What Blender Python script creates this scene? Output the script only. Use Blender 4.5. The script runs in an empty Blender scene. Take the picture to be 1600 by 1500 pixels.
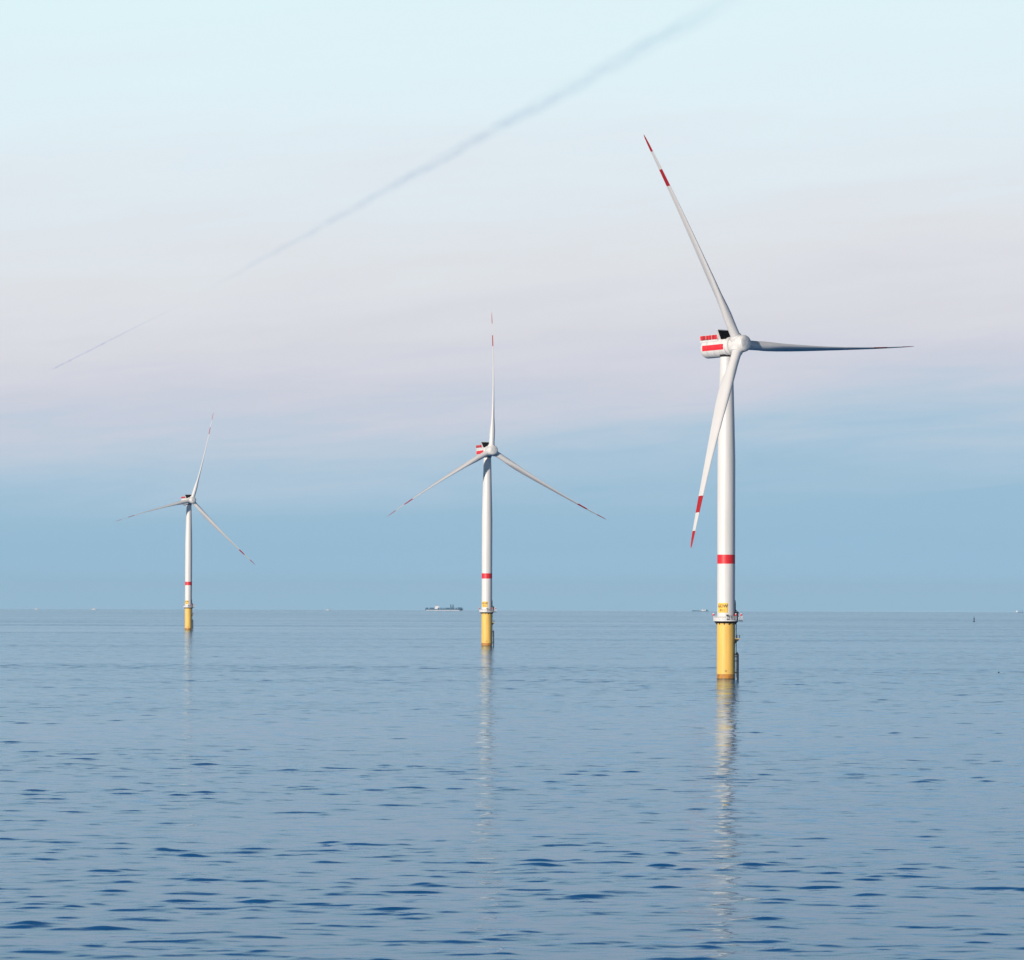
import bpy, math, random
import numpy as np
from mathutils import Vector, Matrix
R_ = math.radians
scene = bpy.context.scene
C = scene.collection

# ------------------------------------------------------------------ camera
F_PX, H_CAM, R_EARTH = 6500.0, 25.8, 7.4e6       # focal length in photo pixels (1600 wide), eye height, effective earth radius
cam_d = bpy.data.cameras.new("camera"); cam = bpy.data.objects.new("camera", cam_d); C.objects.link(cam)
cam_d.sensor_width = 36.0; cam_d.sensor_fit = 'HORIZONTAL'; cam_d.lens = 36.0*F_PX/1600.0
cam_d.clip_start = 1.0; cam_d.clip_end = 400000.0
PITCH, ROLL = math.atan(187.0/F_PX), R_(0.2)
cam.matrix_world = Matrix.Translation((0, 0, H_CAM)) @ Matrix.Rotation(math.pi/2+PITCH, 4, 'X') @ Matrix.Rotation(ROLL, 4, 'Z')
scene.camera = cam

# ------------------------------------------------------------------ light
SUN_AZ, SUN_EL = R_(38), R_(14)                   # the sun stands behind the camera, to its left
to_sun = Vector((-math.sin(SUN_AZ)*math.cos(SUN_EL), -math.cos(SUN_AZ)*math.cos(SUN_EL), math.sin(SUN_EL)))
sd = bpy.data.lights.new("sun", 'SUN'); sd.energy = 4.7; sd.angle = R_(0.5); sd.color = (1.0, 0.885, 0.765)
so = bpy.data.objects.new("sun", sd); C.objects.link(so); so.rotation_mode = 'QUATERNION'
so.rotation_quaternion = (-to_sun).to_track_quat('-Z', 'Y')
so.location = (0, 0, 400)

def lin(r, g, b):
    f = lambda v: (v/255/12.92) if v/255 <= 0.04045 else ((v/255+0.055)/1.055)**2.4
    return (f(r), f(g), f(b), 1.0)

w = bpy.data.worlds.new("World"); scene.world = w; w.use_nodes = True
nt = w.node_tree; N = nt.nodes; L = nt.links; N.clear()
def nd(t, **k):
    n = N.new(t)
    for a, b in k.items(): setattr(n, a, b)
    return n
def mth(op, a, b=None, clamp=False):
    n = nd('ShaderNodeMath', operation=op); n.use_clamp = clamp
    for i, v in enumerate((a, b)):
        if v is None: continue
        if isinstance(v, (int, float)): n.inputs[i].default_value = v
        else: L.new(v, n.inputs[i])
    return n.outputs[0]
out = nd('ShaderNodeOutputWorld'); bg = nd('ShaderNodeBackground'); L.new(bg.outputs[0], out.inputs[0])
tc = nd('ShaderNodeTexCoord'); sep = nd('ShaderNodeSeparateXYZ'); L.new(tc.outputs['Generated'], sep.inputs[0])
elev = mth('MULTIPLY', mth('ARCSINE', sep.outputs[2]), 180/math.pi)
# layered cirrus: noise stretched along the horizon, tilted a little
zt = mth('SUBTRACT', sep.outputs[2], mth('MULTIPLY', sep.outputs[0], 0.085))
cmb = nd('ShaderNodeCombineXYZ'); L.new(mth('MULTIPLY', sep.outputs[0], 7.0), cmb.inputs[0])
L.new(mth('MULTIPLY', sep.outputs[1], 7.0), cmb.inputs[1]); L.new(mth('MULTIPLY', zt, 60.0), cmb.inputs[2])
nz = nd('ShaderNodeTexNoise'); nz.inputs['Scale'].default_value = 1.0; nz.inputs['Detail'].default_value = 5.0
nz.inputs['Roughness'].default_value = 0.5; nz.inputs['Distortion'].default_value = 0.3; L.new(cmb.outputs[0], nz.inputs['Vector'])
wob = mth('MULTIPLY', mth('SUBTRACT', nz.outputs[0], 0.5), 2.3)
amp = mth('MULTIPLY', elev, 0.45, True)                     # the streaks fade out in the blue band near the horizon
tiltA = mth('MULTIPLY', sep.outputs[0], -3.0)              # the blue band stands higher on the right
e2 = mth('ADD', mth('ADD', elev, mth('MULTIPLY', wob, amp)), mth('MULTIPLY', tiltA, amp))
nz2 = nd('ShaderNodeTexNoise'); nz2.inputs['Scale'].default_value = 3.2; nz2.inputs['Detail'].default_value = 7.0
nz2.inputs['Roughness'].default_value = 0.62; nz2.inputs['Distortion'].default_value = 0.6; L.new(cmb.outputs[0], nz2.inputs['Vector'])
e2 = mth('ADD', e2, mth('MULTIPLY', mth('MULTIPLY', mth('SUBTRACT', nz2.outputs[0], 0.5), 1.1), amp))
ramp = nd('ShaderNodeValToRGB'); L.new(mth('DIVIDE', e2, 12.0, True), ramp.inputs[0])
stops = [(0.0, (156,198,226)), (0.7, (151,190,216)), (1.2, (154,191,215)), (1.7, (168,197,219)), (2.2, (186,204,221)), (2.8, (205,209,223)),
         (3.6, (217,218,226)), (4.6, (223,226,231)), (5.8, (224,234,241)), (7.0, (224,241,247)), (8.4, (222,244,249)), (12.0, (222,244,249))]
cr = ramp.color_ramp; cr.interpolation = 'LINEAR'
while len(cr.elements) > 1: cr.elements.remove(cr.elements[-1])
cr.elements[0].position = 0; cr.elements[0].color = lin(*stops[0][1])
for e, c in stops[1:]:
    q = cr.elements.new(e/12.0); q.color = lin(*c)
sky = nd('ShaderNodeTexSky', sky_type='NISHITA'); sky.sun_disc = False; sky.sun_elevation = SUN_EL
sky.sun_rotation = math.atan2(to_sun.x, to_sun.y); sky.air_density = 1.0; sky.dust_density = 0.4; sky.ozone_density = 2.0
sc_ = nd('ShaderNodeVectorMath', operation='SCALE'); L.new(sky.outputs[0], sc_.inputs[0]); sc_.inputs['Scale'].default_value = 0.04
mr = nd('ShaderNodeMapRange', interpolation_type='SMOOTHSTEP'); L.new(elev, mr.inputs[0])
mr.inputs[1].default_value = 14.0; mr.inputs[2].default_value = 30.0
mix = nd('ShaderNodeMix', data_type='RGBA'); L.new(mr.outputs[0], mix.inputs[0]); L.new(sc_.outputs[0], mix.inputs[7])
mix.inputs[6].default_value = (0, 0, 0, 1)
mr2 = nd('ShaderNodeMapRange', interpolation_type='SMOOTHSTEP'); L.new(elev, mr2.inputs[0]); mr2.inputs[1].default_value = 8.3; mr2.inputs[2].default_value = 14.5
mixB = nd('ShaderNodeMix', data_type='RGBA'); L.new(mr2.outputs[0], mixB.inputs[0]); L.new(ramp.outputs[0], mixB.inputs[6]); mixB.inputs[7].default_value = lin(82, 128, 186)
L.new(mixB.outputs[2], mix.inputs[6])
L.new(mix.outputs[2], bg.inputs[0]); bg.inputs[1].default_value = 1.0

vs = scene.view_settings; vs.view_transform = 'Standard'; vs.look = 'None'; vs.exposure = 0; vs.gamma = 1
scene.cycles.max_bounces = 6; scene.cycles.caustics_reflective = False; scene.cycles.caustics_refractive = False

# ------------------------------------------------------------------ helpers
def ray(px, py):                                   # photo pixel -> world direction
    v = Vector(((px-800)/F_PX, -(py-750)/F_PX, -1.0))
    return (cam.matrix_world.to_3x3() @ v).normalized()
def on_sea(px, py=None, dist=None):                # where a pixel meets the curved sea
    d = ray(px, py if py is not None else 960)
    hx, hy = d.x/math.hypot(d.x, d.y), d.y/math.hypot(d.x, d.y)
    if dist is None:
        t = d.z/math.hypot(d.x, d.y); lo, hi = 100.0, 19000.0
        g = lambda q: H_CAM + q*t + q*q/(2*R_EARTH)
        for _ in range(60):
            m = (lo+hi)/2
            if g(m) > 0: lo = m
            else: hi = m
        dist = (lo+hi)/2
    return Vector((hx*dist, hy*dist, -dist*dist/(2*R_EARTH)))

def new_mat(name, base, rough=0.5, metal=0.0, wear=0.0, wscale=0.5, spec=0.5, streak=1.0):
    m = bpy.data.materials.new(name); m.use_nodes = True
    n = m.node_tree.nodes; l = m.node_tree.links; p = n['Principled BSDF']
    p.inputs['Roughness'].default_value = rough; p.inputs['Metallic'].default_value = metal
    p.inputs['Specular IOR Level'].default_value = spec
    t = n.new('ShaderNodeTexCoord'); z = n.new('ShaderNodeTexNoise'); sm = n.new('ShaderNodeMapping'); sm.inputs['Scale'].default_value = (1, 1, streak); l.new(t.outputs['Object'], sm.inputs[0]); l.new(sm.outputs[0], z.inputs['Vector'])
    z.inputs['Scale'].default_value = wscale; z.inputs['Detail'].default_value = 4
    r = n.new('ShaderNodeMapRange'); l.new(z.outputs[0], r.inputs[0]); r.inputs[1].default_value = 0.3; r.inputs[2].default_value = 0.7
    r.inputs[3].default_value = 1.0-wear; r.inputs[4].default_value = 1.0
    s = n.new('ShaderNodeVectorMath'); s.operation = 'SCALE'; s.inputs[0].default_value = base[:3]; l.new(r.outputs[0], s.inputs['Scale'])
    l.new(s.outputs[0], p.inputs['Base Color'])
    return m
M = {
 'white': new_mat('white_paint', (0.72, 0.72, 0.71), 0.4, wear=0.13, wscale=0.8, streak=0.06),
 'blade': new_mat('blade_gelcoat', (0.68, 0.68, 0.68), 0.35, wear=0.08, wscale=0.1),
 'red': new_mat('red_paint', (0.72, 0.018, 0.03), 0.45, wear=0.06, wscale=0.6),
 'bladered_shaded': new_mat('blade_red_shaded', (0.42, 0.014, 0.02), 0.45, wear=0.06, wscale=0.6),  # darker copy of the red: shade on the blades put into the colour
 'wet': new_mat('wet_yellow', (0.62, 0.27, 0.045), 0.25, wear=0.5, wscale=1.2, streak=0.4),
 'redmesh': new_mat('red_mesh', (0.62, 0.015, 0.03), 0.6, wear=0.55, wscale=1.6),
 'yellow': new_mat('yellow_paint', (0.92, 0.56, 0.12), 0.5, wear=0.22, wscale=0.9, streak=0.09),
 'sign': new_mat('sign_yellow', (0.9, 0.55, 0.07), 0.5, wear=0.03),
 'ink': new_mat('sign_lettering', (0.07, 0.02, 0.012), 0.6),
 'black': new_mat('cooler_black', (0.008, 0.008, 0.01), 0.9, spec=0.1),
 'dark': new_mat('dark_steel', (0.02, 0.021, 0.025), 0.7, wear=0.3, wscale=2.0, spec=0.2),
 'rail': new_mat('galvanised_rail', (0.72, 0.72, 0.72), 0.45, wear=0.15, wscale=3.0),
 'grate': new_mat('deck_grating', (0.09, 0.09, 0.1), 0.8, wear=0.3, wscale=3.0),
 'lamp': new_mat('lamp_body', (0.8, 0.8, 0.78), 0.4),
 'growth': new_mat('tidal_growth', (0.16, 0.12, 0.035), 0.6, wear=0.5, wscale=1.4),
 'hullblue_haze': new_mat('ship_blue_haze', (0.02, 0.10, 0.20), 0.6, wear=0.2, wscale=0.05),  # blue of distance haze put into the ship paint
 'shipgrey': new_mat('ship_grey', (0.07, 0.15, 0.24), 0.6, wear=0.1, wscale=0.05),  # hull grey with a blue haze cast put into the colour
 'shipwhite': new_mat('ship_white', (0.85, 0.82, 0.82), 0.5, wear=0.05, wscale=0.2),
 'glass': new_mat('ship_window', (0.02, 0.03, 0.04), 0.1),
 'bird': new_mat('float_dark', (0.02, 0.02, 0.025), 0.6),
}

class MB:
    def __init__(s): s.v = []; s.f = []; s.m = []; s.mats = []
    def mi(s, name):
        if name not in s.mats: s.mats.append(name)
        return s.mats.index(name)
    def add(s, vs_, fs, mat):
        o = len(s.v); s.v += [tuple(a) for a in vs_]; k = mat if isinstance(mat, list) else [s.mi(mat)]*len(fs)
        s.f += [tuple(i+o for i in f) for f in fs]; s.m += k
    def box(s, c, size, mat, mtx=None, taper=1.0):
        x, y, z = (q/2 for q in size); vs_ = []
        for dz, tp in ((-z, 1.0), (z, taper)):
            vs_ += [Vector((-x*tp, -y*tp, dz)), Vector((x*tp, -y*tp, dz)), Vector((x*tp, y*tp, dz)), Vector((-x*tp, y*tp, dz))]
        vs_ = [(mtx @ a if mtx else a) + Vector(c) for a in vs_]
        s.add(vs_, [(3,2,1,0), (4,5,6,7), (0,1,5,4), (1,2,6,5), (2,3,7,6), (3,0,4,7)], mat)
    def lathe(s, prof, seg, mat, axis='Z', org=(0,0,0), a0=0.0, a1=2*math.pi, mats=None):
        full = abs(a1-a0-2*math.pi) < 1e-6; n = seg if full else seg+1
        vs_, fs, mm = [], [], []
        for (r, h) in prof:
            for i in range(n):
                a = a0+(a1-a0)*i/seg
                p = (r*math.cos(a), r*math.sin(a), h) if axis == 'Z' else (h, r*math.cos(a), r*math.sin(a))
                vs_.append((p[0]+org[0], p[1]+org[1], p[2]+org[2]))
        for j in range(len(prof)-1):
            for i in range(seg):
                i2 = (i+1) % n
                fs.append((j*n+i, j*n+i2, (j+1)*n+i2, (j+1)*n+i)); mm.append(s.mi(mats[j] if mats else mat))
        if full:
            if prof[0][0] > 1e-4: fs.append(tuple(reversed(range(n)))); mm.append(s.mi(mats[0] if mats else mat))
            if prof[-1][0] > 1e-4: fs.append(tuple((len(prof)-1)*n+i for i in range(n))); mm.append(s.mi(mats[-1] if mats else mat))
        s.add(vs_, fs, mm)
    def tube(s, pts, r, mat, seg=8, closed=False):
        pts = [Vector(p) for p in pts]; n = len(pts); vs_ = []
        for i, p in enumerate(pts):
            if closed: t = pts[(i+1) % n]-pts[i-1]
            else: t = pts[min(i+1, n-1)]-pts[max(i-1, 0)]
            t.normalize(); u = t.cross(Vector((0,0,1)) if abs(t.z) < 0.9 else Vector((1,0,0))).normalized(); v = t.cross(u)
            for k in range(seg):
                a = 2*math.pi*k/seg; vs_.append(p+u*(r*math.cos(a))+v*(r*math.sin(a)))
        fs = []
        for i in range(n if closed else n-1):
            for k in range(seg):
                j = (i+1) % n; fs.append((i*seg+k, i*seg+(k+1) % seg, j*seg+(k+1) % seg, j*seg+k))
        if not closed: fs += [tuple(reversed(range(seg))), tuple((n-1)*seg+k for k in range(seg))]
        s.add(vs_, fs, mat)
    def loft(s, rings, mat, mats=None):
        n = len(rings[0]); vs_ = [p for r in rings for p in r]; fs = []; mm = []
        for j in range(len(rings)-1):
            for i in range(n):
                fs.append((j*n+i, j*n+(i+1) % n, (j+1)*n+(i+1) % n, (j+1)*n+i)); mm.append(s.mi(mats[j] if mats else mat))
        fs += [tuple(reversed(range(n))), tuple((len(rings)-1)*n+i for i in range(n))]
        mm += [s.mi(mats[0] if mats else mat), s.mi(mats[-1] if mats else mat)]
        s.add(vs_, fs, mm)
    def build(s, name, parent=None, smooth=True, angle=35):
        me = bpy.data.meshes.new(name); me.from_pydata(s.v, [], s.f)
        for k in s.mats: me.materials.append(M[k])
        me.polygons.foreach_set('material_index', s.m); me.update()
        o = bpy.data.objects.new(name, me); C.objects.link(o)
        import bmesh
        bm = bmesh.new(); bm.from_mesh(me); bmesh.ops.recalc_face_normals(bm, faces=bm.faces)
        for f in bm.faces: f.smooth = smooth
        if smooth:
            for e in bm.edges:
                if len(e.link_faces) != 2 or e.calc_face_angle(0) > R_(angle): e.smooth = False
        bm.to_mesh(me); bm.free()
        if parent: o.parent = parent
        return o
def tag(o, label, cat, group=None, kind=None):
    if label: o['label'] = label
    if cat: o['category'] = cat
    if group: o['group'] = group
    if kind: o['kind'] = kind
    return o
def empty(name, loc=(0,0,0), parent=None):
    o = bpy.data.objects.new(name, None); C.objects.link(o); o.location = loc; o.empty_display_size = 1
    if parent: o.parent = parent
    return o

# ------------------------------------------------------------------ the sea: one curved sheet out past the horizon
def make_sea():
    rng = np.random.default_rng(11)
    fine = np.radians(np.linspace(-8.6, 8.6, 1150))
    coarse = np.radians(np.concatenate([8.6+np.geomspace(0.03, 171.4, 110)]))
    ang = np.concatenate([-coarse[::-1][1:], fine, coarse])          # angle from +Y, clockwise
    rad = np.concatenate([np.geomspace(4, 270, 50)[:-1], np.geomspace(270, 2600, 1700)[:-1], np.geomspace(2600, 45000, 260)])
    nA, nR = len(ang), len(rad)
    dA = np.gradient(ang); dR = np.gradient(rad)
    A, Rr = np.meshgrid(ang, rad)
    X = (Rr*np.sin(A)).astype(np.float64); Y = (Rr*np.cos(A)).astype(np.float64)
    sp = np.maximum(dR[:, None], dA[None, :]*rad[:, None]*0.6).astype(np.float32)
    Z = np.zeros_like(X, dtype=np.float32); lost = np.zeros_like(Z)
    NW = 110
    lam = np.geomspace(1.0, 45, NW)
    th = rng.normal(0, R_(38), NW) + R_(7)
    th[::3] += np.where(rng.random(len(th[::3])) < 0.5, -1, 1)*R_(62)      # crossing wavelets
    # slope carried by each wave: most of it between 3 and 12 m
    s = np.exp(-0.5*((np.log(lam)-np.log(4.2))/0.9)**2); s *= 0.039*math.sqrt(2)/np.sqrt((s**2).sum())
    ph = rng.uniform(0, 2*np.pi, NW)
    # slow patches of livelier and calmer water
    env = np.ones_like(Z)
    for l_, t_, p_ in ((90, 0.5, 1.0), (140, -0.8, 2.0), (230, 0.3, 4.0), (420, 1.2, 0.3), (65, -0.3, 5.1)):
        env += 0.12*np.sin(2*np.pi/l_*(X*math.sin(t_)+Y*math.cos(t_))+p_)
    for i in range(NW):
        k = 2*np.pi/lam[i]; a = s[i]/k
        wgt = np.clip((lam[i]/sp-2.5)/2.5, 0, 1); lost += (1-wgt)*s[i]**2/2
        if wgt.max() <= 0: continue
        p = k*(X*math.sin(th[i])+Y*math.cos(th[i]))+ph[i]
        Z += (a*wgt*np.sin(p)).astype(np.float32)
    Z *= env
    sg = float(Z[(Rr > 275) & (Rr < 500) & (np.abs(A) < 0.14)].std()); zn = Z/sg
    zn = np.where(zn > 0, zn+0.17*zn*zn, 0.6*zn/(1-0.25*zn))          # peaked crests, long flat troughs
    Z = (sg*zn).astype(np.float32) - Rr**2/(2*R_EARTH)
    co = np.empty((nR*nA+1, 3), np.float32)
    co[:-1, 0] = X.ravel(); co[:-1, 1] = Y.ravel(); co[:-1, 2] = Z.ravel(); co[-1] = (0, 0, 0)
    i = np.arange(nR-1)[:, None]; j = np.arange(nA)[None, :]; j2 = (j+1) % nA
    j, j2 = np.broadcast_arrays(j, j2)
    quads = np.stack([i*nA+j, (i+1)*nA+j, (i+1)*nA+j2, i*nA+j2], -1).reshape(-1, 4)   # up-facing order fixed below
    quads = quads[:, ::-1]
    jj = np.arange(nA); tris = np.stack([jj, (jj+1) % nA, np.full(nA, nR*nA)], -1)
    me = bpy.data.meshes.new('sea')
    me.vertices.add(len(co)); me.vertices.foreach_set('co', co.ravel())
    nl = quads.size+tris.size; me.loops.add(nl)
    me.loops.foreach_set('vertex_index', np.concatenate([quads.ravel(), tris.ravel()]).astype(np.int32))
    me.polygons.add(len(quads)+len(tris))
    ls = np.concatenate([np.arange(len(quads))*4, quads.size+np.arange(len(tris))*3]).astype(np.int32)
    me.polygons.foreach_set('loop_start', ls)
    me.update(calc_edges=True)
    me.polygons.foreach_set('use_smooth', np.ones(len(me.polygons), bool))
    at = me.attributes.new('unresolved', 'FLOAT', 'POINT')
    lo = np.append(np.sqrt(lost).ravel(), 0.05).astype(np.float32); at.data.foreach_set('value', lo)
    me.update()
    if me.polygons[len(me.polygons)//2].normal.z < 0: me.flip_normals()
    return me

def sea_material():
    m = bpy.data.materials.new('sea_water'); m.use_nodes = True
    n = m.node_tree.nodes; l = m.node_tree.links; p = n['Principled BSDF']
    def math_(op, a, b=None, cl=False):
        q = n.new('ShaderNodeMath'); q.operation = op; q.use_clamp = cl
        for i, v in enumerate((a, b)):
            if v is None: continue
            if isinstance(v, (int, float)): q.inputs[i].default_value = v
            else: l.new(v, q.inputs[i])
        return q.outputs[0]
    geo = n.new('ShaderNodeNewGeometry'); att = n.new('ShaderNodeAttribute'); att.attribute_name = 'unresolved'
    def noise(sx, sy, detail, off=0):
        mp = n.new('ShaderNodeMapping'); mp.inputs['Scale'].default_value = (sx, sy, 0.0); mp.inputs['Location'].default_value = (off, off*.7, off)
        mp.inputs['Rotation'].default_value = (0, 0, R_(-6))
        l.new(geo.outputs['Position'], mp.inputs[0]); z = n.new('ShaderNodeTexNoise'); z.inputs['Scale'].default_value = 1.0
        z.inputs['Detail'].default_value = detail; z.inputs['Roughness'].default_value = 0.55; l.new(mp.outputs[0], z.inputs['Vector'])
        sb = n.new('ShaderNodeVectorMath'); sb.operation = 'SUBTRACT'; l.new(z.outputs['Color'], sb.inputs[0]); sb.inputs[1].default_value = (.5, .5, .5)
        return sb.outputs[0], z
    fineN, _ = noise(0.8, 2.0, 3)                # ripples of a metre or less
    medN, _ = noise(0.16, 0.4, 3, 13)            # waves too small for the mesh far out
    patch, pz = noise(0.0009, 0.0045, 4, 5)       # wind lanes and slicks
    lane = n.new('ShaderNodeMapRange'); l.new(pz.outputs[0], lane.inputs[0]); lane.inputs[1].default_value = 0.33; lane.inputs[2].default_value = 0.67
    lane.inputs[3].default_value = 0.5; lane.inputs[4].default_value = 1.45
    def scl(v, f):
        q = n.new('ShaderNodeVectorMath'); q.operation = 'SCALE'; l.new(v, q.inputs[0])
        if isinstance(f, (int, float)): q.inputs['Scale'].default_value = f
        else: l.new(f, q.inputs['Scale'])
        return q.outputs[0]
    def addv(a, b):
        q = n.new('ShaderNodeVectorMath'); q.operation = 'ADD'; l.new(a, q.inputs[0]); l.new(b, q.inputs[1]); return q.outputs[0]
    f1 = scl(fineN, math_('MULTIPLY', lane.outputs[0], 0.10))
    f2 = scl(medN, math_('MULTIPLY', math_('MULTIPLY', att.outputs['Fac'], lane.outputs[0]), 9.0))
    tot = addv(f1, f2)
    an = n.new('ShaderNodeVectorMath'); an.operation = 'MULTIPLY'; l.new(tot, an.inputs[0]); an.inputs[1].default_value = (0.7, 1.0, 0.0)
    # wavelets smaller than the mesh hide their far sides at low view angles, so their visible mean leans to the viewer
    sg_ = math_('ADD', math_('MULTIPLY', math_('MULTIPLY', att.outputs['Fac'], lane.outputs[0]), 0.7), 0.014)
    si = n.new('ShaderNodeSeparateXYZ'); l.new(geo.outputs['Incoming'], si.inputs[0])
    lean = math_('DIVIDE', math_('MULTIPLY', sg_, sg_), math_('ADD', math_('MAXIMUM', si.outputs[2], 0.0), math_('MULTIPLY', sg_, 0.8)))
    hz = n.new('ShaderNodeVectorMath'); hz.operation = 'MULTIPLY'; l.new(geo.outputs['Incoming'], hz.inputs[0]); hz.inputs[1].default_value = (1, 1, 0)
    nn = n.new('ShaderNodeVectorMath'); nn.operation = 'NORMALIZE'
    l.new(addv(addv(geo.outputs['Normal'], an.outputs[0]), scl(hz.outputs[0], lean)), nn.inputs[0])
    # water seen through a polarising filter: only the p-polarised Fresnel part of the mirror image is left
    dt = n.new('ShaderNodeVectorMath'); dt.operation = 'DOT_PRODUCT'; l.new(nn.outputs[0], dt.inputs[0]); l.new(geo.outputs['Incoming'], dt.inputs[1])
    ci = math_('MAXIMUM', dt.outputs['Value'], 0.004)
    st2 = math_('DIVIDE', math_('SUBTRACT', 1.0, math_('MULTIPLY', ci, ci)), 1.333**2)
    ct = math_('SQRT', math_('SUBTRACT', 1.0, st2)); nci = math_('MULTIPLY', ci, 1.333)
    q_ = math_('DIVIDE', math_('SUBTRACT', ct, nci), math_('ADD', ct, nci)); Rp = math_('MULTIPLY', q_, q_)
    Rp = math_('MAXIMUM', math_('POWER', Rp, 1.22), 0.04)
    df = n.new('ShaderNodeBsdfDiffuse'); df.inputs['Color'].default_value = (0.004, 0.11, 0.31, 1)
    gl = n.new('ShaderNodeBsdfGlossy'); gl.inputs['Color'].default_value = (0.75, 0.91, 1.0, 1); gl.inputs['Roughness'].default_value = 0.05
    l.new(nn.outputs[0], gl.inputs['Normal'])
    mx = n.new('ShaderNodeMixShader'); l.new(Rp, mx.inputs[0]); l.new(df.outputs[0], mx.inputs[1]); l.new(gl.outputs[0], mx.inputs[2])
    l.new(mx.outputs[0], n['Material Output'].inputs['Surface']); n.remove(p)
    return m
sea_me = make_sea(); sea = bpy.data.objects.new('sea', sea_me); C.objects.link(sea); sea_me.materials.append(sea_material())
sea['kind'] = 'structure'

# ------------------------------------------------------------------ wind turbine
Z_TP, Z_DECK, Z_BAND, Z_TOP, Z_HUB = 18.4, 19.4, (38.0, 41.0), 106.4, 110.0
OVERHANG, TILT = 5.35, R_(6.0)
def tower_r(z):
    if z < 72: return 2.96
    return 2.96+(2.12-2.96)*((z-72)/(Z_TOP-72))**1.1

def make_text(txt, size):
    cu = bpy.data.curves.new('lettering', 'FONT'); cu.body = txt; cu.size = size; cu.align_x = 'CENTER'; cu.resolution_u = 3; cu.offset = 0.028*size
    o = bpy.data.objects.new('lettering', cu); C.objects.link(o); bpy.context.view_layer.update()
    me = bpy.data.meshes.new_from_object(o.evaluated_get(bpy.context.evaluated_depsgraph_get()))
    C.objects.unlink(o); bpy.data.objects.remove(o)
    return me
def lettering(lines, parent, rad, az):
    vs_, fs = [], []
    for txt, size, z in lines:
        me = make_text(txt, size); o = len(vs_)
        vs_ += [(v.co.x, v.co.y+z) for v in me.vertices]; fs += [tuple(i+o for i in p.vertices) for p in me.polygons]
    mb = MB(); out_ = []
    for x, z in vs_:
        a = az+x/rad; out_.append((rad*math.cos(a), rad*math.sin(a), z))
    mb.add(out_, fs, 'ink'); return mb.build('lettering', parent, smooth=False)

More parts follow.
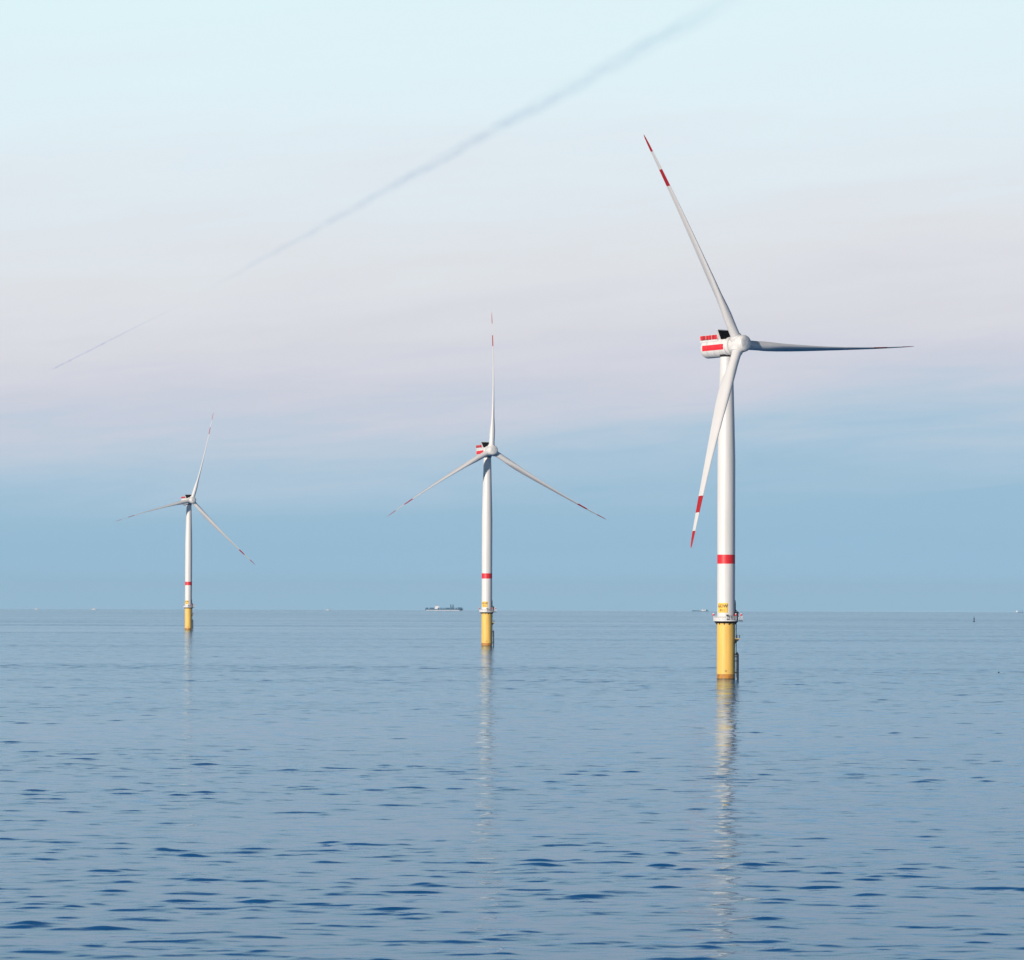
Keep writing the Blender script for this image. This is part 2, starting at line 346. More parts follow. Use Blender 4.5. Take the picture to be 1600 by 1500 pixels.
# azimuths on the tower: -90 deg is towards the camera, 180 left, 0 right
def make_base(root, lines):
    mb = MB()                                                         # yellow transition piece
    prof = [(3.02, -14), (3.02, 0.3), (3.02, 1.7), (3.02, 2.6), (3.0, 8), (3.0, 13), (3.0, Z_TP-0.35), (3.1, Z_TP-0.35), (3.1, Z_TP)]
    mb.lathe(prof, 56, 'yellow', mats=['growth', 'wet', 'yellow', 'yellow', 'yellow', 'yellow', 'yellow', 'yellow'])
    tp = mb.build('transition_piece', root)
    mk = MB(); out_ = []
    me = make_text("21", 0.9); rr = 3.025
    for v in me.vertices:
        a = R_(-93)+v.co.x/rr; out_.append((rr*math.cos(a), rr*math.sin(a), 2.4+v.co.y))
    mk.add(out_, [tuple(p.vertices) for p in me.polygons], 'growth'); mk.build('depth_mark', tp, smooth=False)
    mb = MB()                                                         # tower shell with red band
    zs = [Z_TP, 24, 30, Z_BAND[0], Z_BAND[1], 48, 56, 64, 72, 78, 84, 90, 96, 102, Z_TOP]
    mb.lathe([(tower_r(z), z) for z in zs], 64, 'white', mats=['white' if z != Z_BAND[0] else 'red' for z in zs[:-1]])
    for z in (48.0, 72.0, 90.0):                                      # flange seams
        mb.lathe([(tower_r(z)+0.012, z-0.07), (tower_r(z)+0.012, z+0.07)], 64, 'rail')
    tw = mb.build('tower', root)
    sg = MB(); a0, a1 = R_(-90-60), R_(-90+6); rs = 3.02              # curved sign board
    sg.lathe([(rs, 21.9), (rs+0.05, 21.9), (rs+0.05, 25.1), (rs, 25.1), (rs, 21.9)], 16, 'sign', a0=a0, a1=a1)
    sb = sg.build('sign_board', root); lettering(lines, sb, rs+0.065, (a0+a1)/2)
    dr = MB()                                                         # door with canopy on the right-hand side
    for az, r0 in ((R_(-14), 2.96),):
        mt = Matrix.Rotation(az, 3, 'Z'); c = Vector((r0*math.cos(az), r0*math.sin(az), 0))
        dr.box(c+Vector((0.05, 0, 20.75)), (0.3, 1.1, 2.4), 'dark', mt)
    dr.build('door', root, smooth=False)
    cb = MB(); cb.box((2.98, -0.55, 23.5), (0.34, 0.42, 3.4), 'dark', Matrix.Rotation(R_(-10), 3, 'Z')); cb.tube([(3.02,-0.2,22), (3.02,-0.2,26)], 0.1, 'dark')
    cb.build('cable_duct', root, smooth=False)
    # platform
    dk = MB(); RD = 4.15
    dk.lathe([(2.98, Z_DECK-0.28), (RD, Z_DECK-0.28), (RD, Z_DECK), (2.98, Z_DECK)], 40, 'grate')
    dk.lathe([(RD, Z_DECK-0.32), (RD+0.06, Z_DECK-0.32), (RD+0.06, Z_DECK+0.12), (RD, Z_DECK+0.12), (RD, Z_DECK-0.32)], 40, 'rail')
    dk.lathe([(3.12, Z_DECK-1.05), (RD-0.25, Z_DECK-0.29), (3.12, Z_DECK-0.29)], 40, 'dark')
    dk.box((RD+0.35, -0.6, Z_DECK-0.2), (1.9, 2.6, 0.3), 'dark')
    plat = dk.build('platform', root)
    for i in range(12):                                               # brackets
        b = MB(); a = 2*math.pi*(i+0.5)/12; mt = Matrix.Rotation(a, 3, 'Z')
        pts = [(3.08, -1.5), (RD-0.1, -0.34), (3.08, -0.34)]
        vs_ = [mt @ Vector((x, s*0.09, Z_DECK+z)) for s in (-1, 1) for x, z in pts]
        b.add(vs_, [(0,1,2), (5,4,3), (0,3,4,1), (1,4,5,2), (2,5,3,0)], 'dark'); b.build('bracket', plat, smooth=False)
    rl = MB()
    for i in range(20):
        a = 2*math.pi*i/20; x, y = RD*math.cos(a), RD*math.sin(a)
        rl.tube([(x, y, Z_DECK), (x, y, Z_DECK+1.35)], 0.075, 'rail', 6)
    for h in (0.5, 0.95, 1.35):
        rl.tube([(RD*math.cos(2*math.pi*k/48), RD*math.sin(2*math.pi*k/48), Z_DECK+h) for k in range(48)], 0.05, 'rail', 5, closed=True)
    for i in range(20):                                               # mesh infill panels, some missing on the shaded side
        if i in (15, 16, 17, 18, 19, 0, 1, 2): continue
        a0, a1 = 2*math.pi*(i+0.08)/20, 2*math.pi*(i+0.92)/20
        rl.lathe([(RD-0.02, Z_DECK+0.14), (RD+0.01, Z_DECK+0.14), (RD+0.01, Z_DECK+0.86), (RD-0.02, Z_DECK+0.86), (RD-0.02, Z_DECK+0.14)], 3, 'rail', a0=a0, a1=a1)
    # extension balcony rail
    ex = [(RD-0.1, -1.85), (RD+1.25, -1.85), (RD+1.25, 0.65), (RD-0.1, 0.65)]
    for h in (0.5, 0.95, 1.35): rl.tube([(x, y, Z_DECK+h) for x, y in ex], 0.05, 'rail', 5)
    for x, y in ex: rl.tube([(x, y, Z_DECK-0.1), (x, y, Z_DECK+1.35)], 0.07, 'rail', 6)
    rl.build('railing', plat)
    bx = MB(); bx.box((0.25, -RD+0.3, Z_DECK+1.55), (0.75, 0.35, 0.7), 'dark'); bx.tube([(0.25, -RD+0.3, Z_DECK), (0.25, -RD+0.3, Z_DECK+1.3)], 0.07, 'rail')
    bx.build('control_box', plat, smooth=False)
    for az in (-65+65+172, -42, -12):                                  # marker lanterns round the rail
        a = R_(az); x, y = (RD+(0.9 if az == -12 else 0))*math.cos(a), (RD+(0.9 if az == -12 else 0))*math.sin(a)
        m = MB(); m.tube([(x, y, Z_DECK), (x, y, Z_DECK+1.5)], 0.08, 'rail', 6)
        m.lathe([(0.28, 0), (0.34, 0.1), (0.34, 0.55), (0.2, 0.75), (0.02, 0.8)], 12, 'lamp', org=(x, y, Z_DECK+1.5), mats=['red', 'red', 'lamp', 'lamp'])
        m.build('marker_lamp', plat)
    cr_ = MB()                                                        # davit crane
    cx, cy = 3.75, -0.9
    cr_.lathe([(0.34, Z_DECK), (0.34, Z_DECK+1.2), (0.26, Z_DECK+1.3), (0.26, Z_DECK+2.7), (0.1, Z_DECK+2.8)], 12, 'dark', org=(cx, cy, 0))
    cr_.box((cx-0.3, cy, Z_DECK+2.5), (1.3, 0.5, 0.6), 'dark'); cr_.tube([(cx, cy, Z_DECK+2.7), (cx-0.4, cy+2.5, Z_DECK+3.3)], 0.14, 'dark')
    cr_.build('davit_crane', plat)
    # intermediate ladder and rest platform
    ld = MB(); ax, ay = 3.35, -0.35
    for y in (-0.55, -0.1): ld.tube([(ax, y, 0.5), (ax, y, Z_DECK-0.3)], 0.11, 'dark', 6)
    z = 1.0
    while z < Z_DECK-0.5: ld.tube([(ax, -0.55, z), (ax, -0.1, z)], 0.035, 'dark', 5); z += 0.45
    for z in (16.5, 11, 8): ld.box((3.18, ay, z), (0.4, 0.5, 0.12), 'dark')
    ld.build('ladder', root)
    rp = MB(); zr = 13.3
    rp.box((3.75, -0.3, zr), (1.5, 1.8, 0.18), 'yellow')
    vs_ = [Vector((3.0, s*0.7-0.3, zr-1.6)) for s in (-1, 1)]+[Vector((4.4, s*0.7-0.3, zr-0.12)) for s in (-1, 1)]+[Vector((3.0, s*0.7-0.3, zr-0.12)) for s in (-1, 1)]
    rp.add(vs_, [(0,2,4), (1,5,3), (0,1,3,2), (2,3,5,4), (4,5,1,0)], 'dark')
    for x, y in ((4.45, -1.15), (4.45, 0.55), (3.6, -1.15), (3.6, 0.55)): rp.tube([(x, y, zr), (x, y, zr+1.25)], 0.06, 'dark', 6)
    for h in (0.65, 1.25): rp.tube([(3.1, -1.15, zr+h), (4.45, -1.15, zr+h), (4.45, 0.55, zr+h), (3.1, 0.55, zr+h)], 0.05, 'dark', 6)
    rp.build('rest_platform', root)
    bl = MB()                                                         # boat landing: two fenders with struts
    for y in (-1.15, 0.65):
        bl.tube([(3.1, y, 8.0), (3.75, y, 8.7), (3.9, y, 8.2), (3.9, y, -3)], 0.27, 'dark', 8)
        for z in (7.4, 6.0, 2.2): bl.tube([(2.9, y*0.6, z), (3.9, y, z)], 0.15, 'dark', 8)
    bl.build('boat_landing', root)
    jt = MB()                                                         # cable tube running down into the water
    jt.tube([(1.6, 2.95, Z_DECK-1), (1.6, 2.95, -6)], 0.18, 'yellow', 8); jt.build('cable_pipe', root)

def make_nacelle(root):
    n = empty('nacelle_pivot')                                        # placeholder so that all parts are modelled about the yaw axis
    C.objects.unlink(n); bpy.data.objects.remove(n)
    mb = MB(); seg = 40; rings = []
    R = 3.2; zc = -0.5
    # cross-section: round belly, straight shoulders up to a flat roof
    def sect(x, s=1.0):
        pts = []
        for k in range(seg):
            a = 2*math.pi*k/seg-math.pi/2
            y, z = R*math.cos(a), R*math.sin(a)
            if z > 0.9: z = min(z*1.15, 2.5) if abs(y) < 2.8 else z
            pts.append(Vector((x, y*s, zc+z*s)))
        return pts
    for x, s in ((-9.55, 0.86), (-9.4, 0.93), (-9.05, 0.985), (-8.5, 1.0), (-8.4, 1.0), (1.75, 1.0), (1.9, 0.98)): rings.append(sect(x, s))
    mb.loft(rings, 'white')
    for x in (-6.4, -3.2, 0.4):                                       # panel joints
        mb.tube([Vector((x, p.y*1.003, zc+(p.z-zc)*1.003)) for p in sect(x)], 0.03, 'shipgrey', 5, closed=True)
    # red side stripe: a thin skin over both flanks
    for sgn in (-1, 1):
        vs_ = []
        for x in (-8.35, 1.55):
            for k in range(7):
                z = -1.45+1.85*k/6; y = math.sqrt(R*R-(z-zc)**2)+0.012; vs_.append((x, sgn*y, z))
        mb.add(vs_, [(k, k+1, k+8, k+7) for k in range(6)], 'red')
    # roof deck with its curb
    mb.box((-5.4, 0, 1.75), (8.1, 5.7, 0.5), 'white'); mb.box((-5.4, 0, 2.05), (8.3, 5.9, 0.16), 'white')
    # yaw collar
    mb.lathe([(2.12, -3.75), (2.3, -3.5), (2.35, -3.0)], 40, 'dark')
    nac = mb.build('nacelle', root)
    hz = MB(); z0, z1 = 2.2, 3.7; xa, xb, yy = -9.45, -1.4, 2.9       # red hoist-platform fence
    def panel(p, q):
        p, q = Vector(p), Vector(q); d = (q-p); nrm = Vector((-d.y, d.x, 0)).normalized()*0.02; nn_ = 9
        for i in range(nn_):
            a = p+d*((i+0.05)/nn_); b = p+d*((i+0.95)/nn_)
            vs_ = [a-nrm, b-nrm, b+nrm, a+nrm]; vs_ = [Vector((v.x, v.y, z0+0.08)) for v in vs_]+[Vector((v.x, v.y, z1-0.06)) for v in vs_]
            hz.add(vs_, [(3,2,1,0), (4,5,6,7), (0,1,5,4), (1,2,6,5), (2,3,7,6), (3,0,4,7)], 'redmesh' if i % 4 else 'red')
        for i in range(nn_+1):
            a = p+d*(i/nn_); hz.tube([(a.x, a.y, z0-0.1), (a.x, a.y, z1)], 0.05, 'rail' if i % 3 == 0 else 'dark', 6)
    for p, q in (((xa, -yy), (xb, -yy)), ((xa, yy), (xb, yy)), ((xa, -yy), (xa, yy))): panel((*p, 0), (*q, 0))
    hz.tube([(xb, -yy, z1), (xa, -yy, z1), (xa, yy, z1), (xb, yy, z1)], 0.06, 'rail', 6)
    hz.build('hoist_fence', nac)
    cl = MB()                                                         # V-shaped passive cooler: black core, white frame
    xf = -0.3; top, bot = (3.7, 5.0), (2.0, 1.6)
    vs_ = [(xf, -bot[0], bot[1]), (xf, bot[0], bot[1]), (xf+0.1, top[0], top[1]), (xf+0.1, -top[0], top[1])]
    vs_ += [(x-0.5, y, z) for x, y, z in vs_]
    q = [(0,1,2,3), (7,6,5,4), (0,4,5,1), (1,5,6,2), (2,6,7,3), (3,7,4,0)]
    cl.add(vs_, q, 'black')
    core = cl
    nacc = core.build('cooler', nac, smooth=False)
    fr = MB()
    P = [Vector((xf-0.2, -bot[0]-0.1, bot[1])), Vector((xf-0.1, -top[0]-0.12, top[1]+0.1)), Vector((xf-0.1, top[0]+0.12, top[1]+0.1)), Vector((xf-0.2, bot[0]+0.1, bot[1]))]
    for a, b in ((P[0], P[1]), (P[1], P[2]), (P[2], P[3])):
        fr.tube([a, b], 0.2, 'white', 8)
    for s in (-1, 1):                                                 # side cheeks reaching back over the roof
        a = [Vector((xf-0.45, s*(bot[0]+0.12), bot[1]-0.2)), Vector((xf-0.4, s*(top[0]+0.14), top[1])), Vector((xf-1.5, s*(bot[0]+0.55), 3.3)), Vector((xf-1.9, s*(bot[0]+0.15), bot[1]-0.2))]
        b = [v+Vector((0, -s*0.12, 0)) for v in a]
        fr.add(a+b, [(0,1,2,3), (7,6,5,4), (0,4,5,1), (1,5,6,2), (2,6,7,3), (3,7,4,0)], 'white')
    fr.build('cooler_frame', nacc)
    bc = MB(); bc.lathe([(0.22, 0), (0.3, 0.15), (0.28, 0.5), (0.05, 0.7)], 12, 'red', org=(-1.7, -2.1, 3.75)); bc.tube([(-1.7, -2.1, 2.1), (-1.7, -2.1, 3.8)], 0.07, 'dark', 6)
    bc.build('beacon', nac)
    ms = MB(); ms.tube([(-2.4, 1.0, 2.1), (-2.4, 1.0, 4.7)], 0.05, 'rail', 6); ms.tube([(-2.4, 0.6, 4.4), (-2.4, 1.4, 4.4)], 0.04, 'rail', 6); ms.build('wind_mast', nac)
    return nac

def make_hub(root):
    mb = MB(); Rg = 3.15                                              # generator ring, then the rounded hub
    mb.lathe([(2.9, -4.0), (Rg, -3.85), (Rg, -2.75), (3.0, -2.6)], 48, 'white', axis='X')
    prof = [(2.55, -2.6), (2.78, -2.3), (2.85, -1.2), (2.88, 0.2), (2.84, 1.4), (2.78, 2.4), (2.7, 2.85), (2.62, 3.0), (2.52, 3.02), (2.5, 3.2), (2.4, 3.34), (2.0, 3.5), (1.4, 3.62), (0.7, 3.68), (0.01, 3.7)]
    mb.lathe(prof, 48, 'white', axis='X')
    # seams of the nose cap
    for k in range(6):
        a = 2*math.pi*(k+0.5)/6
        mb.tube([(x, r*math.cos(a), r*math.sin(a)) for r, x in ((2.4, 3.35), (2.0, 3.51), (1.4, 3.63), (0.9, 3.68))], 0.025, 'shipgrey', 5)
    mb.tube([(3.67, 0.9*math.cos(2*math.pi*k/24), 0.9*math.sin(2*math.pi*k/24)) for k in range(24)], 0.025, 'shipgrey', 5, closed=True)
    return mb.build('rotor_hub', root)

def blade_mesh(mb, cone=4.7):                                                   # blade points along +Z, rotor axis +X, CCW (seen from the front) is -Y
    st = [(1.9,3.3,1.0,30),(5,3.15,.98,29),(8,3.2,.86,28),(11,3.7,.66,26),(14,4.25,.5,24),(18,4.5,.39,22),(24,4.3,.32,19),(30,3.85,.28,17),
          (37,3.3,.25,14),(45,2.7,.23,11.5),(52,2.25,.215,10),(58.1,1.9,.205,9),(61,1.75,.2,8.5),(64.2,1.58,.2,8),(67.5,1.4,.2,7.5),(70.8,1.2,.2,7),(73.5,1.0,.2,6.5),(75.6,.72,.2,6),(76.6,.42,.2,6),(77,.12,.2,6)]
    rings = []; mats = []; K = 28
    for r, c, tk, tw in st:
        cir = max(0.0, min(1.0, (tk-0.4)/0.55)); t = R_(tw); ring = []
        ctr = Vector((math.tan(R_(cone))*r, -4.0*(r/77)**2, r*1.010))
        le = Vector((math.cos(t), -math.sin(t), 0)); up = Vector((math.sin(t), math.cos(t), 0))
        for k in range(K):
            a = 2*math.pi*k/K
            cx = 0.5*math.cos(a); cy = 0.5*math.sin(a)
            xx = (1-math.cos(a))/2                                     # 0 at leading edge
            ya = 5*tk*(0.2969*math.sqrt(xx)-0.126*xx-0.3516*xx**2+0.2843*xx**3-0.1015*xx**4)
            fx = 0.37-xx; fy = (1 if math.sin(a) >= 0 else -1)*ya*(1.15 if math.sin(a) >= 0 else 0.85)
            u = fx*(1-cir)+cx*cir; v = fy*(1-cir)+cy*cir
            ring.append(ctr+le*(u*c)+up*(v*c))
        rings.append(ring)
    for i in range(len(st)-1):
        m = (st[i][0]+st[i+1][0])/2
        mats.append('bladered_shaded' if (58.1 < m < 64.2 or m > 70.8) else 'blade')
    mats.append('bladered_shaded'); mb.loft(rings, 'blade', mats[:len(rings)])
    return mb
def make_blade(hub):
    return blade_mesh(MB()).build('blade', hub)
def make_collar(hub):
    c = MB(); c.lathe([(2.1, 1.6), (2.05, 2.9), (1.98, 3.15), (1.85, 3.2), (1.7, 3.2)], 32, 'white'); return c.build('blade_collar', hub)

def place_turbine(root, nac, hub, blades, collars, base, theta, angs, tilt, over):
    root.location = base
    b = math.atan2(base.x, base.y)
    yaw = math.atan2(-math.cos(b), -math.sin(b))+R_(theta)
    nac.matrix_local = Matrix.Translation((0, 0, Z_HUB)) @ Matrix.Rotation(yaw, 4, 'Z') @ Matrix.Rotation(R_(-1.5), 4, 'Y')
    hub.matrix_local = Matrix.Translation((0, 0, Z_HUB)) @ Matrix.Rotation(yaw, 4, 'Z') @ Matrix.Translation((over, 0, 0.15)) @ Matrix.Rotation(R_(-tilt), 4, 'Y')
    for bl, co, a in zip(blades, collars, angs):
        # +Z is image angle 90; turning by (a-90) counter-clockwise seen from the front (from +X)
        m = Matrix.Rotation(R_(a-90), 4, 'X'); bl.matrix_local = m; co.matrix_local = m

GROUP = 'offshore wind turbines standing in the sea'
specs = [ # base pixel, rotor angle to the view, blade axes, sign, label
 ((1134.3, 1061.2), 44.5, (119.1, -1.7, -120.7), [("GOW", 1.45, 23.6), ("P11", 1.15, 22.25)], 'nearest and tallest white wind turbine on a yellow base, one blade pointing straight right', 7.3, 5.8),
 ((760.5, 1009.4), 24.0, (87, -33, 207), [("GOW", 1.45, 23.6), ("P12", 1.15, 22.25)], 'middle white wind turbine on a yellow base, one blade pointing straight up', 5.0, 5.5),
 ((294.2, 984.2), 26.0, (71.8, 191.8, -48.2), [("GOW", 1.45, 23.6), ("P13", 1.15, 22.25)], 'farthest and smallest white wind turbine on a yellow base, standing at the left', 5.7, 5.5),
]
root0 = empty('wind_turbine'); make_base(root0, specs[0][3]); nac0 = make_nacelle(root0); hub0 = make_hub(root0)
bl0 = []; col0 = []
for i in range(3):
    if i == 0: bl0.append(make_blade(hub0)); col0.append(make_collar(hub0))
    else:
        for lst in (bl0, col0):
            c = lst[0].copy(); C.objects.link(c); c.parent = hub0; lst.append(c)
sets = [(root0, nac0, hub0, bl0, col0)]
for i in (1, 2):
    r = root0.copy(); C.objects.link(r); mp = {root0: r}
    def cp(o, par):
        c = o.copy(); C.objects.link(c); c.parent = par; mp[o] = c
        for ch in o.children: cp(ch, c)
    for ch in list(root0.children): cp(ch, r)
    sb = [c for c in r.children if c.name.startswith('sign_board')][0]
    for ch in list(sb.children): bpy.data.objects.remove(ch)
    lettering(specs[i][3], sb, 3.085, R_(-90-27))
    sets.append((r, mp[nac0], mp[hub0], [mp[q] for q in bl0], [mp[q] for q in col0]))
for (rt, nc, hb, bs, cs), (pix, th, an, _, lab, tl, ov) in zip(sets, specs):
    place_turbine(rt, nc, hb, bs, cs, on_sea(*pix), th, an, tl, ov); tag(rt, lab, 'wind turbine', GROUP)

# ------------------------------------------------------------------ ships on the horizon
def hull(mb, Ln, B, D, z0, mat, rake=0.06, bow=0.14):
    st = [(-0.5, 0.72), (-0.47, 0.9), (-0.38, 1.0), (0.3, 1.0), (0.5-bow, 0.92), (0.5-bow*0.5, 0.6), (0.5-0.01, 0.1)]
    rings = []
    for x, wv in st:
        k = max(0, (x-0.2)/0.3)
        rings.append([Vector((x*Ln, -B/2*wv*0.82, z0-3)), Vector((x*Ln, B/2*wv*0.82, z0-3)), Vector(((x+rake*k)*Ln, B/2*wv, z0+D*(1+0.25*k*k))), Vector(((x+rake*k)*Ln, -B/2*wv, z0+D*(1+0.25*k*k)))])
    mb.loft(rings, mat)
def ship_root(name, px, dist, label, cat, heading=0.0):
    p = on_sea(px, dist=dist); e = empty(name, p); e.rotation_euler = (0, 0, R_(heading)); tag(e, label, cat); return e

# long cargo ship, bow to the right
e = ship_root('cargo_ship', 693, 17000, 'long dark cargo ship with two funnels on the horizon left of the middle turbine', 'ship', 3)
m = MB(); hull(m, 150, 24, 6.5, 0, 'shipgrey'); m.box((-3, 0, 1.2), (136, 24.5, 2.0), 'shipwhite'); hl = m.build('hull', e)
m = MB()
for x0, x1, h in ((-74, -62, 5), (-57, -38, 5), (-24, -18, 5.5), (-13, -8, 5.5), (-3, 3, 5), (8, 26, 5), (28, 44, 6), (49, 55, 5), (58, 76, 6.5)):
    m = MB(); m.box(((x0+x1)/2, 0, 6.5+h/2), (x1-x0, 20, h), 'hullblue_haze', taper=0.96); m.build('deck_cargo', e, smooth=False)
m = MB(); m.box((-27, 0, 12), (16, 20, 11), 'shipwhite', taper=0.9); m.box((-25, 0, 19), (10, 22, 3.5), 'shipwhite'); dh = m.build('deckhouse', e, smooth=False)
m = MB(); m.box((-19.9, 0, 19.2), (0.3, 20, 1.4), 'glass'); m.box((-25, -11.1, 19.2), (8, 0.3, 1.4), 'glass'); m.build('window', dh, smooth=False)
m = MB(); m.tube([(-30, 0, 20), (-30, 0, 26)], 0.5, 'shipgrey'); m.tube([(-31.5, 0, 24), (-28.5, 0, 24)], 0.3, 'shipgrey'); m.build('radar_mast', dh)
for x in (29.5, 38.5):
    m = MB(); m.box((x, 0, 19), (4.0, 6, 13), 'hullblue_haze', taper=0.8); m.tube([(x, 0, 24), (x+3.5, 0, 16)], 0.6, 'hullblue_haze'); m.build('funnel', e)

e = ship_root('coaster', 1094, 18000, 'small grey coaster with white wheelhouse on the horizon just left of the nearest turbine', 'ship', 4)
m = MB(); hull(m, 72, 12, 2.2, 0, 'shipgrey'); m.build('hull', e)
m = MB()
for x in (-30, -20, -9):
    m = MB(); m.box((x, 0, 3.4), (7, 9, 2.2), 'hullblue_haze', taper=0.9); m.build('hatch', e, smooth=False)
m = MB(); m.box((12, 0, 5.2), (12, 11, 6), 'shipwhite', taper=0.88); m.box((21, 0, 5.4), (4.5, 10, 5), 'shipwhite'); dh = m.build('wheelhouse', e, smooth=False)
m = MB(); m.box((14, -5.4, 6.6), (7, 0.3, 1.1), 'glass'); m.build('window', dh, smooth=False)
m = MB(); m.box((29, 0, 5.0), (7, 7, 5), 'hullblue_haze', taper=0.7); m.build('foredeck_house', e, smooth=False)
m = MB(); m.tube([(17, 0, 8), (17, 0, 12)], 0.4, 'shipgrey'); m.build('mast', e)

def yacht(px, dist, label, Ln=15, H=6, mast=False):
    e = ship_root('motor_yacht', px, dist, label, 'boat', 20)
    m = MB(); hull(m, Ln, 4.6, 1.9, 0, 'shipwhite'); m.build('hull', e)
    m = MB(); m.box((-0.5, 0, 1.8+H*0.22), (Ln*0.5, 3.6, H*0.44), 'shipwhite', taper=0.8); m.box((-1, 0, 1.8+H*0.56), (Ln*0.28, 3, H*0.24), 'shipwhite', taper=0.8); cb = m.build('cabin', e, smooth=False)
    m = MB(); m.box((-0.5, -1.72, 1.8+H*0.25), (Ln*0.4, 0.1, 0.6), 'glass'); m.build('window', cb, smooth=False)
    m = MB(); m.tube([(0.5, 0, 1.8+H*0.6), (0.3, 0, 1.8+H*(1.0 if not mast else 1.15))], 0.35 if mast else 0.15, 'hullblue_haze'); m.build('mast', e)
    return e
yacht(57, 15500, 'leftmost of the tiny white boats on the horizon', 13, 5)
yacht(147, 14500, 'rounder white boat on the horizon between the leftmost boat and the farthest turbine', 15, 7)
yacht(512.5, 15500, 'tiny white boat with a dark mast on the horizon between the farthest and middle turbines', 12, 6, True)

e = ship_root('supply_vessel', 1592, 17000, 'pale vessel with two thin dark masts on the horizon at the right edge', 'ship', 0)
m = MB(); hull(m, 34, 8, 1.6, 0, 'shipgrey'); m.build('hull', e)
m = MB(); m.box((-9, 0, 4.5), (6, 6, 6), 'shipwhite', taper=0.85); m.build('wheelhouse', e, smooth=False)
for x in (4, 14): m = MB(); m.tube([(x, 0, 1), (x, 0, 10)], 0.7, 'hullblue_haze'); m.build('mast', e)

# navigation buoy at the right
pb = on_sea(1522, 971.5); d_b = pb.length; u = d_b/F_PX
e = empty('navigation_buoy', pb); tag(e, 'small dark buoy with a conical topmark afloat near the horizon at the right', 'buoy')
m = MB(); m.lathe([(0.5*u, -1.0), (1.6*u, -0.4), (1.75*u, 0.4*u), (1.6*u, 1.1*u), (0.7*u, 1.4*u)], 20, 'dark'); m.build('float', e)
m = MB(); m.lathe([(1.1*u, 3.6*u), (0.95*u, 5.0*u), (0.45*u, 6.4*u), (0.3*u, 6.5*u)], 14, 'dark')
for k in range(4):
    a = math.pi/4+k*math.pi/2; m.tube([(0.65*u*math.cos(a), 0.65*u*math.sin(a), 1.3*u), (0.7*u*math.cos(a), 0.7*u*math.sin(a), 3.7*u)], 0.16*u, 'dark', 6)
m.build('lantern_tower', e)
m = MB(); m.tube([(0, 0, 6.4*u), (0, 0, 8.6*u)], 0.22*u, 'hullblue_haze', 6); m.lathe([(0.42*u, 7.6*u), (0.4*u, 8.5*u), (0.02, 9.0*u)], 10, 'hullblue_haze'); m.build('topmark', e)

# pot marker float
pm = on_sea(1560.5, 1051.5)
e = empty('marker_float', pm); tag(e, 'tiny dark float bobbing in open water below the buoy at the right edge', 'float')
m = MB(); m.lathe([(0.05, -0.35), (0.28, -0.2), (0.33, 0.05), (0.24, 0.28), (0.05, 0.36)], 14, 'bird'); m.build('float_body', e)
m = MB(); m.tube([(0, 0, 0.3), (0.03, 0, 0.75)], 0.05, 'bird', 6); m.build('stick', e)

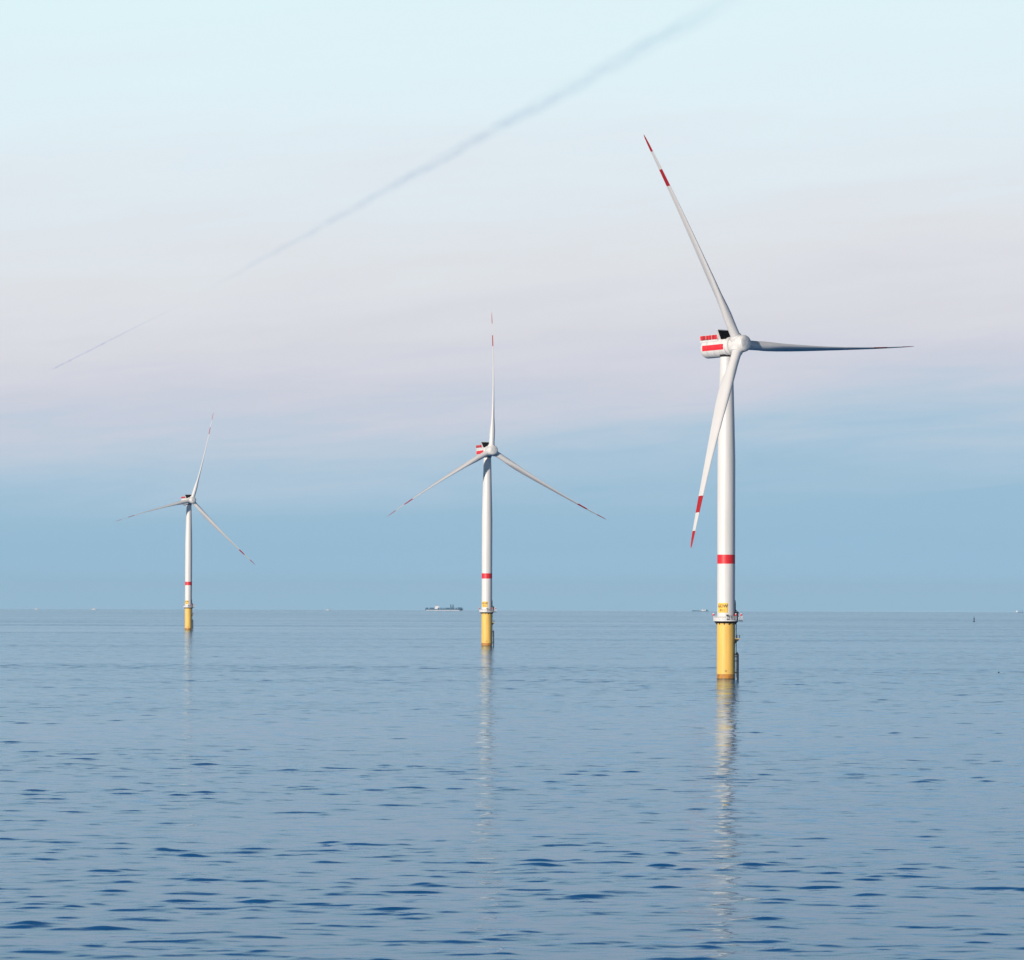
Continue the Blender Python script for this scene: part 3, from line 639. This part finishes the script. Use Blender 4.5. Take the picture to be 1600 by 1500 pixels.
# ------------------------------------------------------------------ contrails (real volumes, nine kilometres up)
def contrail(name, pa, pb_, w0, w1, dens, label, col, seed, ends=(0.05, 0.05)):
    H = 9000.0
    P = []
    for px, py in (pa, pb_):
        d = ray(px, py); t = (H-H_CAM)/d.z; P.append(Vector((0, 0, H_CAM))+d*t)
    a, b = P; Ln = (b-a).length; rmax = max(w0, w1)
    zax = (b-a).normalized(); q = zax.to_track_quat('Z', 'X')
    me_b = MB(); n = 24
    prof = [(0.01, 0.0)]+[((w0+(w1-w0)*k/n)*1.0, Ln*min(max(k/n, 0.002), 0.998)) for k in range(n+1)]+[(0.01, Ln)]
    M[name] = bpy.data.materials.new(name+'_ice'); m = M[name]; m.use_nodes = True
    nn_ = m.node_tree.nodes; l = m.node_tree.links; nn_.clear()
    o = nn_.new('ShaderNodeOutputMaterial'); v = nn_.new('ShaderNodeVolumeAbsorption'); v.inputs['Color'].default_value = (*col, 1); l.new(v.outputs[0], o.inputs['Volume'])
    def mt(op, a_, b_=None, cl=False):
        k = nn_.new('ShaderNodeMath'); k.operation = op; k.use_clamp = cl
        for i, s in enumerate((a_, b_)):
            if s is None: continue
            if isinstance(s, (int, float)): k.inputs[i].default_value = s
            else: l.new(s, k.inputs[i])
        return k.outputs[0]
    t = nn_.new('ShaderNodeTexCoord'); sp = nn_.new('ShaderNodeSeparateXYZ'); l.new(t.outputs['Object'], sp.inputs[0])
    rr = mt('SQRT', mt('ADD', mt('MULTIPLY', sp.outputs[0], sp.outputs[0]), mt('MULTIPLY', sp.outputs[1], sp.outputs[1])))
    f = mt('DIVIDE', sp.outputs[2], Ln); wid = mt('ADD', mt('MULTIPLY', f, w1-w0), w0)
    rel0 = mt('DIVIDE', rr, wid); 
    mp = nn_.new('ShaderNodeMapping'); mp.inputs['Scale'].default_value = (1/190, 1/190, 1/1500); mp.inputs['Location'].default_value = (seed, seed, seed); l.new(t.outputs['Object'], mp.inputs[0])
    z = nn_.new('ShaderNodeTexNoise'); z.inputs['Detail'].default_value = 5; z.inputs['Scale'].default_value = 1.0; l.new(mp.outputs[0], z.inputs['Vector'])
    rel = mt('MULTIPLY', rel0, mt('SUBTRACT', 1.5, mt('MULTIPLY', z.outputs[0], 1.0))); fall = mt('POWER', mt('SUBTRACT', 1.0, rel, True), 1.6)
    g = mt('ADD', mt('MULTIPLY', mt('SUBTRACT', z.outputs[0], 0.5), 3.2), 1.0, False); g = mt('MAXIMUM', g, 0.1)
    e0 = mt('DIVIDE', f, ends[0], True); e1 = mt('DIVIDE', mt('SUBTRACT', 1.0, f), ends[1], True)
    # density falls with width so that the trail keeps about the same depth of tone
    dd = mt('DIVIDE', dens, wid)
    l.new(mt('MULTIPLY', mt('MULTIPLY', mt('MULTIPLY', dd, fall), g), mt('MULTIPLY', e0, e1)), v.inputs['Density'])
    me_b.lathe(prof, 20, name); ob = me_b.build(name, None); ob.name = 'contrail'; ob.location = a; ob.rotation_mode = 'QUATERNION'; ob.rotation_quaternion = q
    tag(ob, label, 'contrail', 'vapour trails across the sky'); return ob
contrail('contrail_old', (300, 466), (1215, -42), 110, 240, 0.10, 'broad blurred vapour trail crossing the upper sky', (0.55, 0.66, 0.80), 3.0, (0.75, 0.1))
contrail('contrail_new', (80, 578), (290, 472), 60, 45, 0.09, 'short thin vapour trail at the left, below the broad one', (0.66, 0.72, 0.90), 9.0, (0.02, 0.5))

# ------------------------------------------------------------------ sea haze: one even box of pale air
hb = MB(); M['haze'] = bpy.data.materials.new('haze_air'); m = M['haze']; m.use_nodes = True
nn_ = m.node_tree.nodes; nn_.clear(); o = nn_.new('ShaderNodeOutputMaterial'); v = nn_.new('ShaderNodeVolumePrincipled'); m.node_tree.links.new(v.outputs[0], o.inputs['Volume'])
v.inputs['Color'].default_value = (0.60, 0.84, 1.0, 1); v.inputs['Density'].default_value = 1.3e-5; v.inputs['Anisotropy'].default_value = 0.0
ZB = -45000**2/(2*R_EARTH)-2; hb.box((0, 0, (200+ZB)/2), (90400, 90400, 200-ZB), 'haze')
ho = hb.build('haze', None, smooth=False); ho['kind'] = 'stuff'; ho['label'] = 'thin pale sea haze'
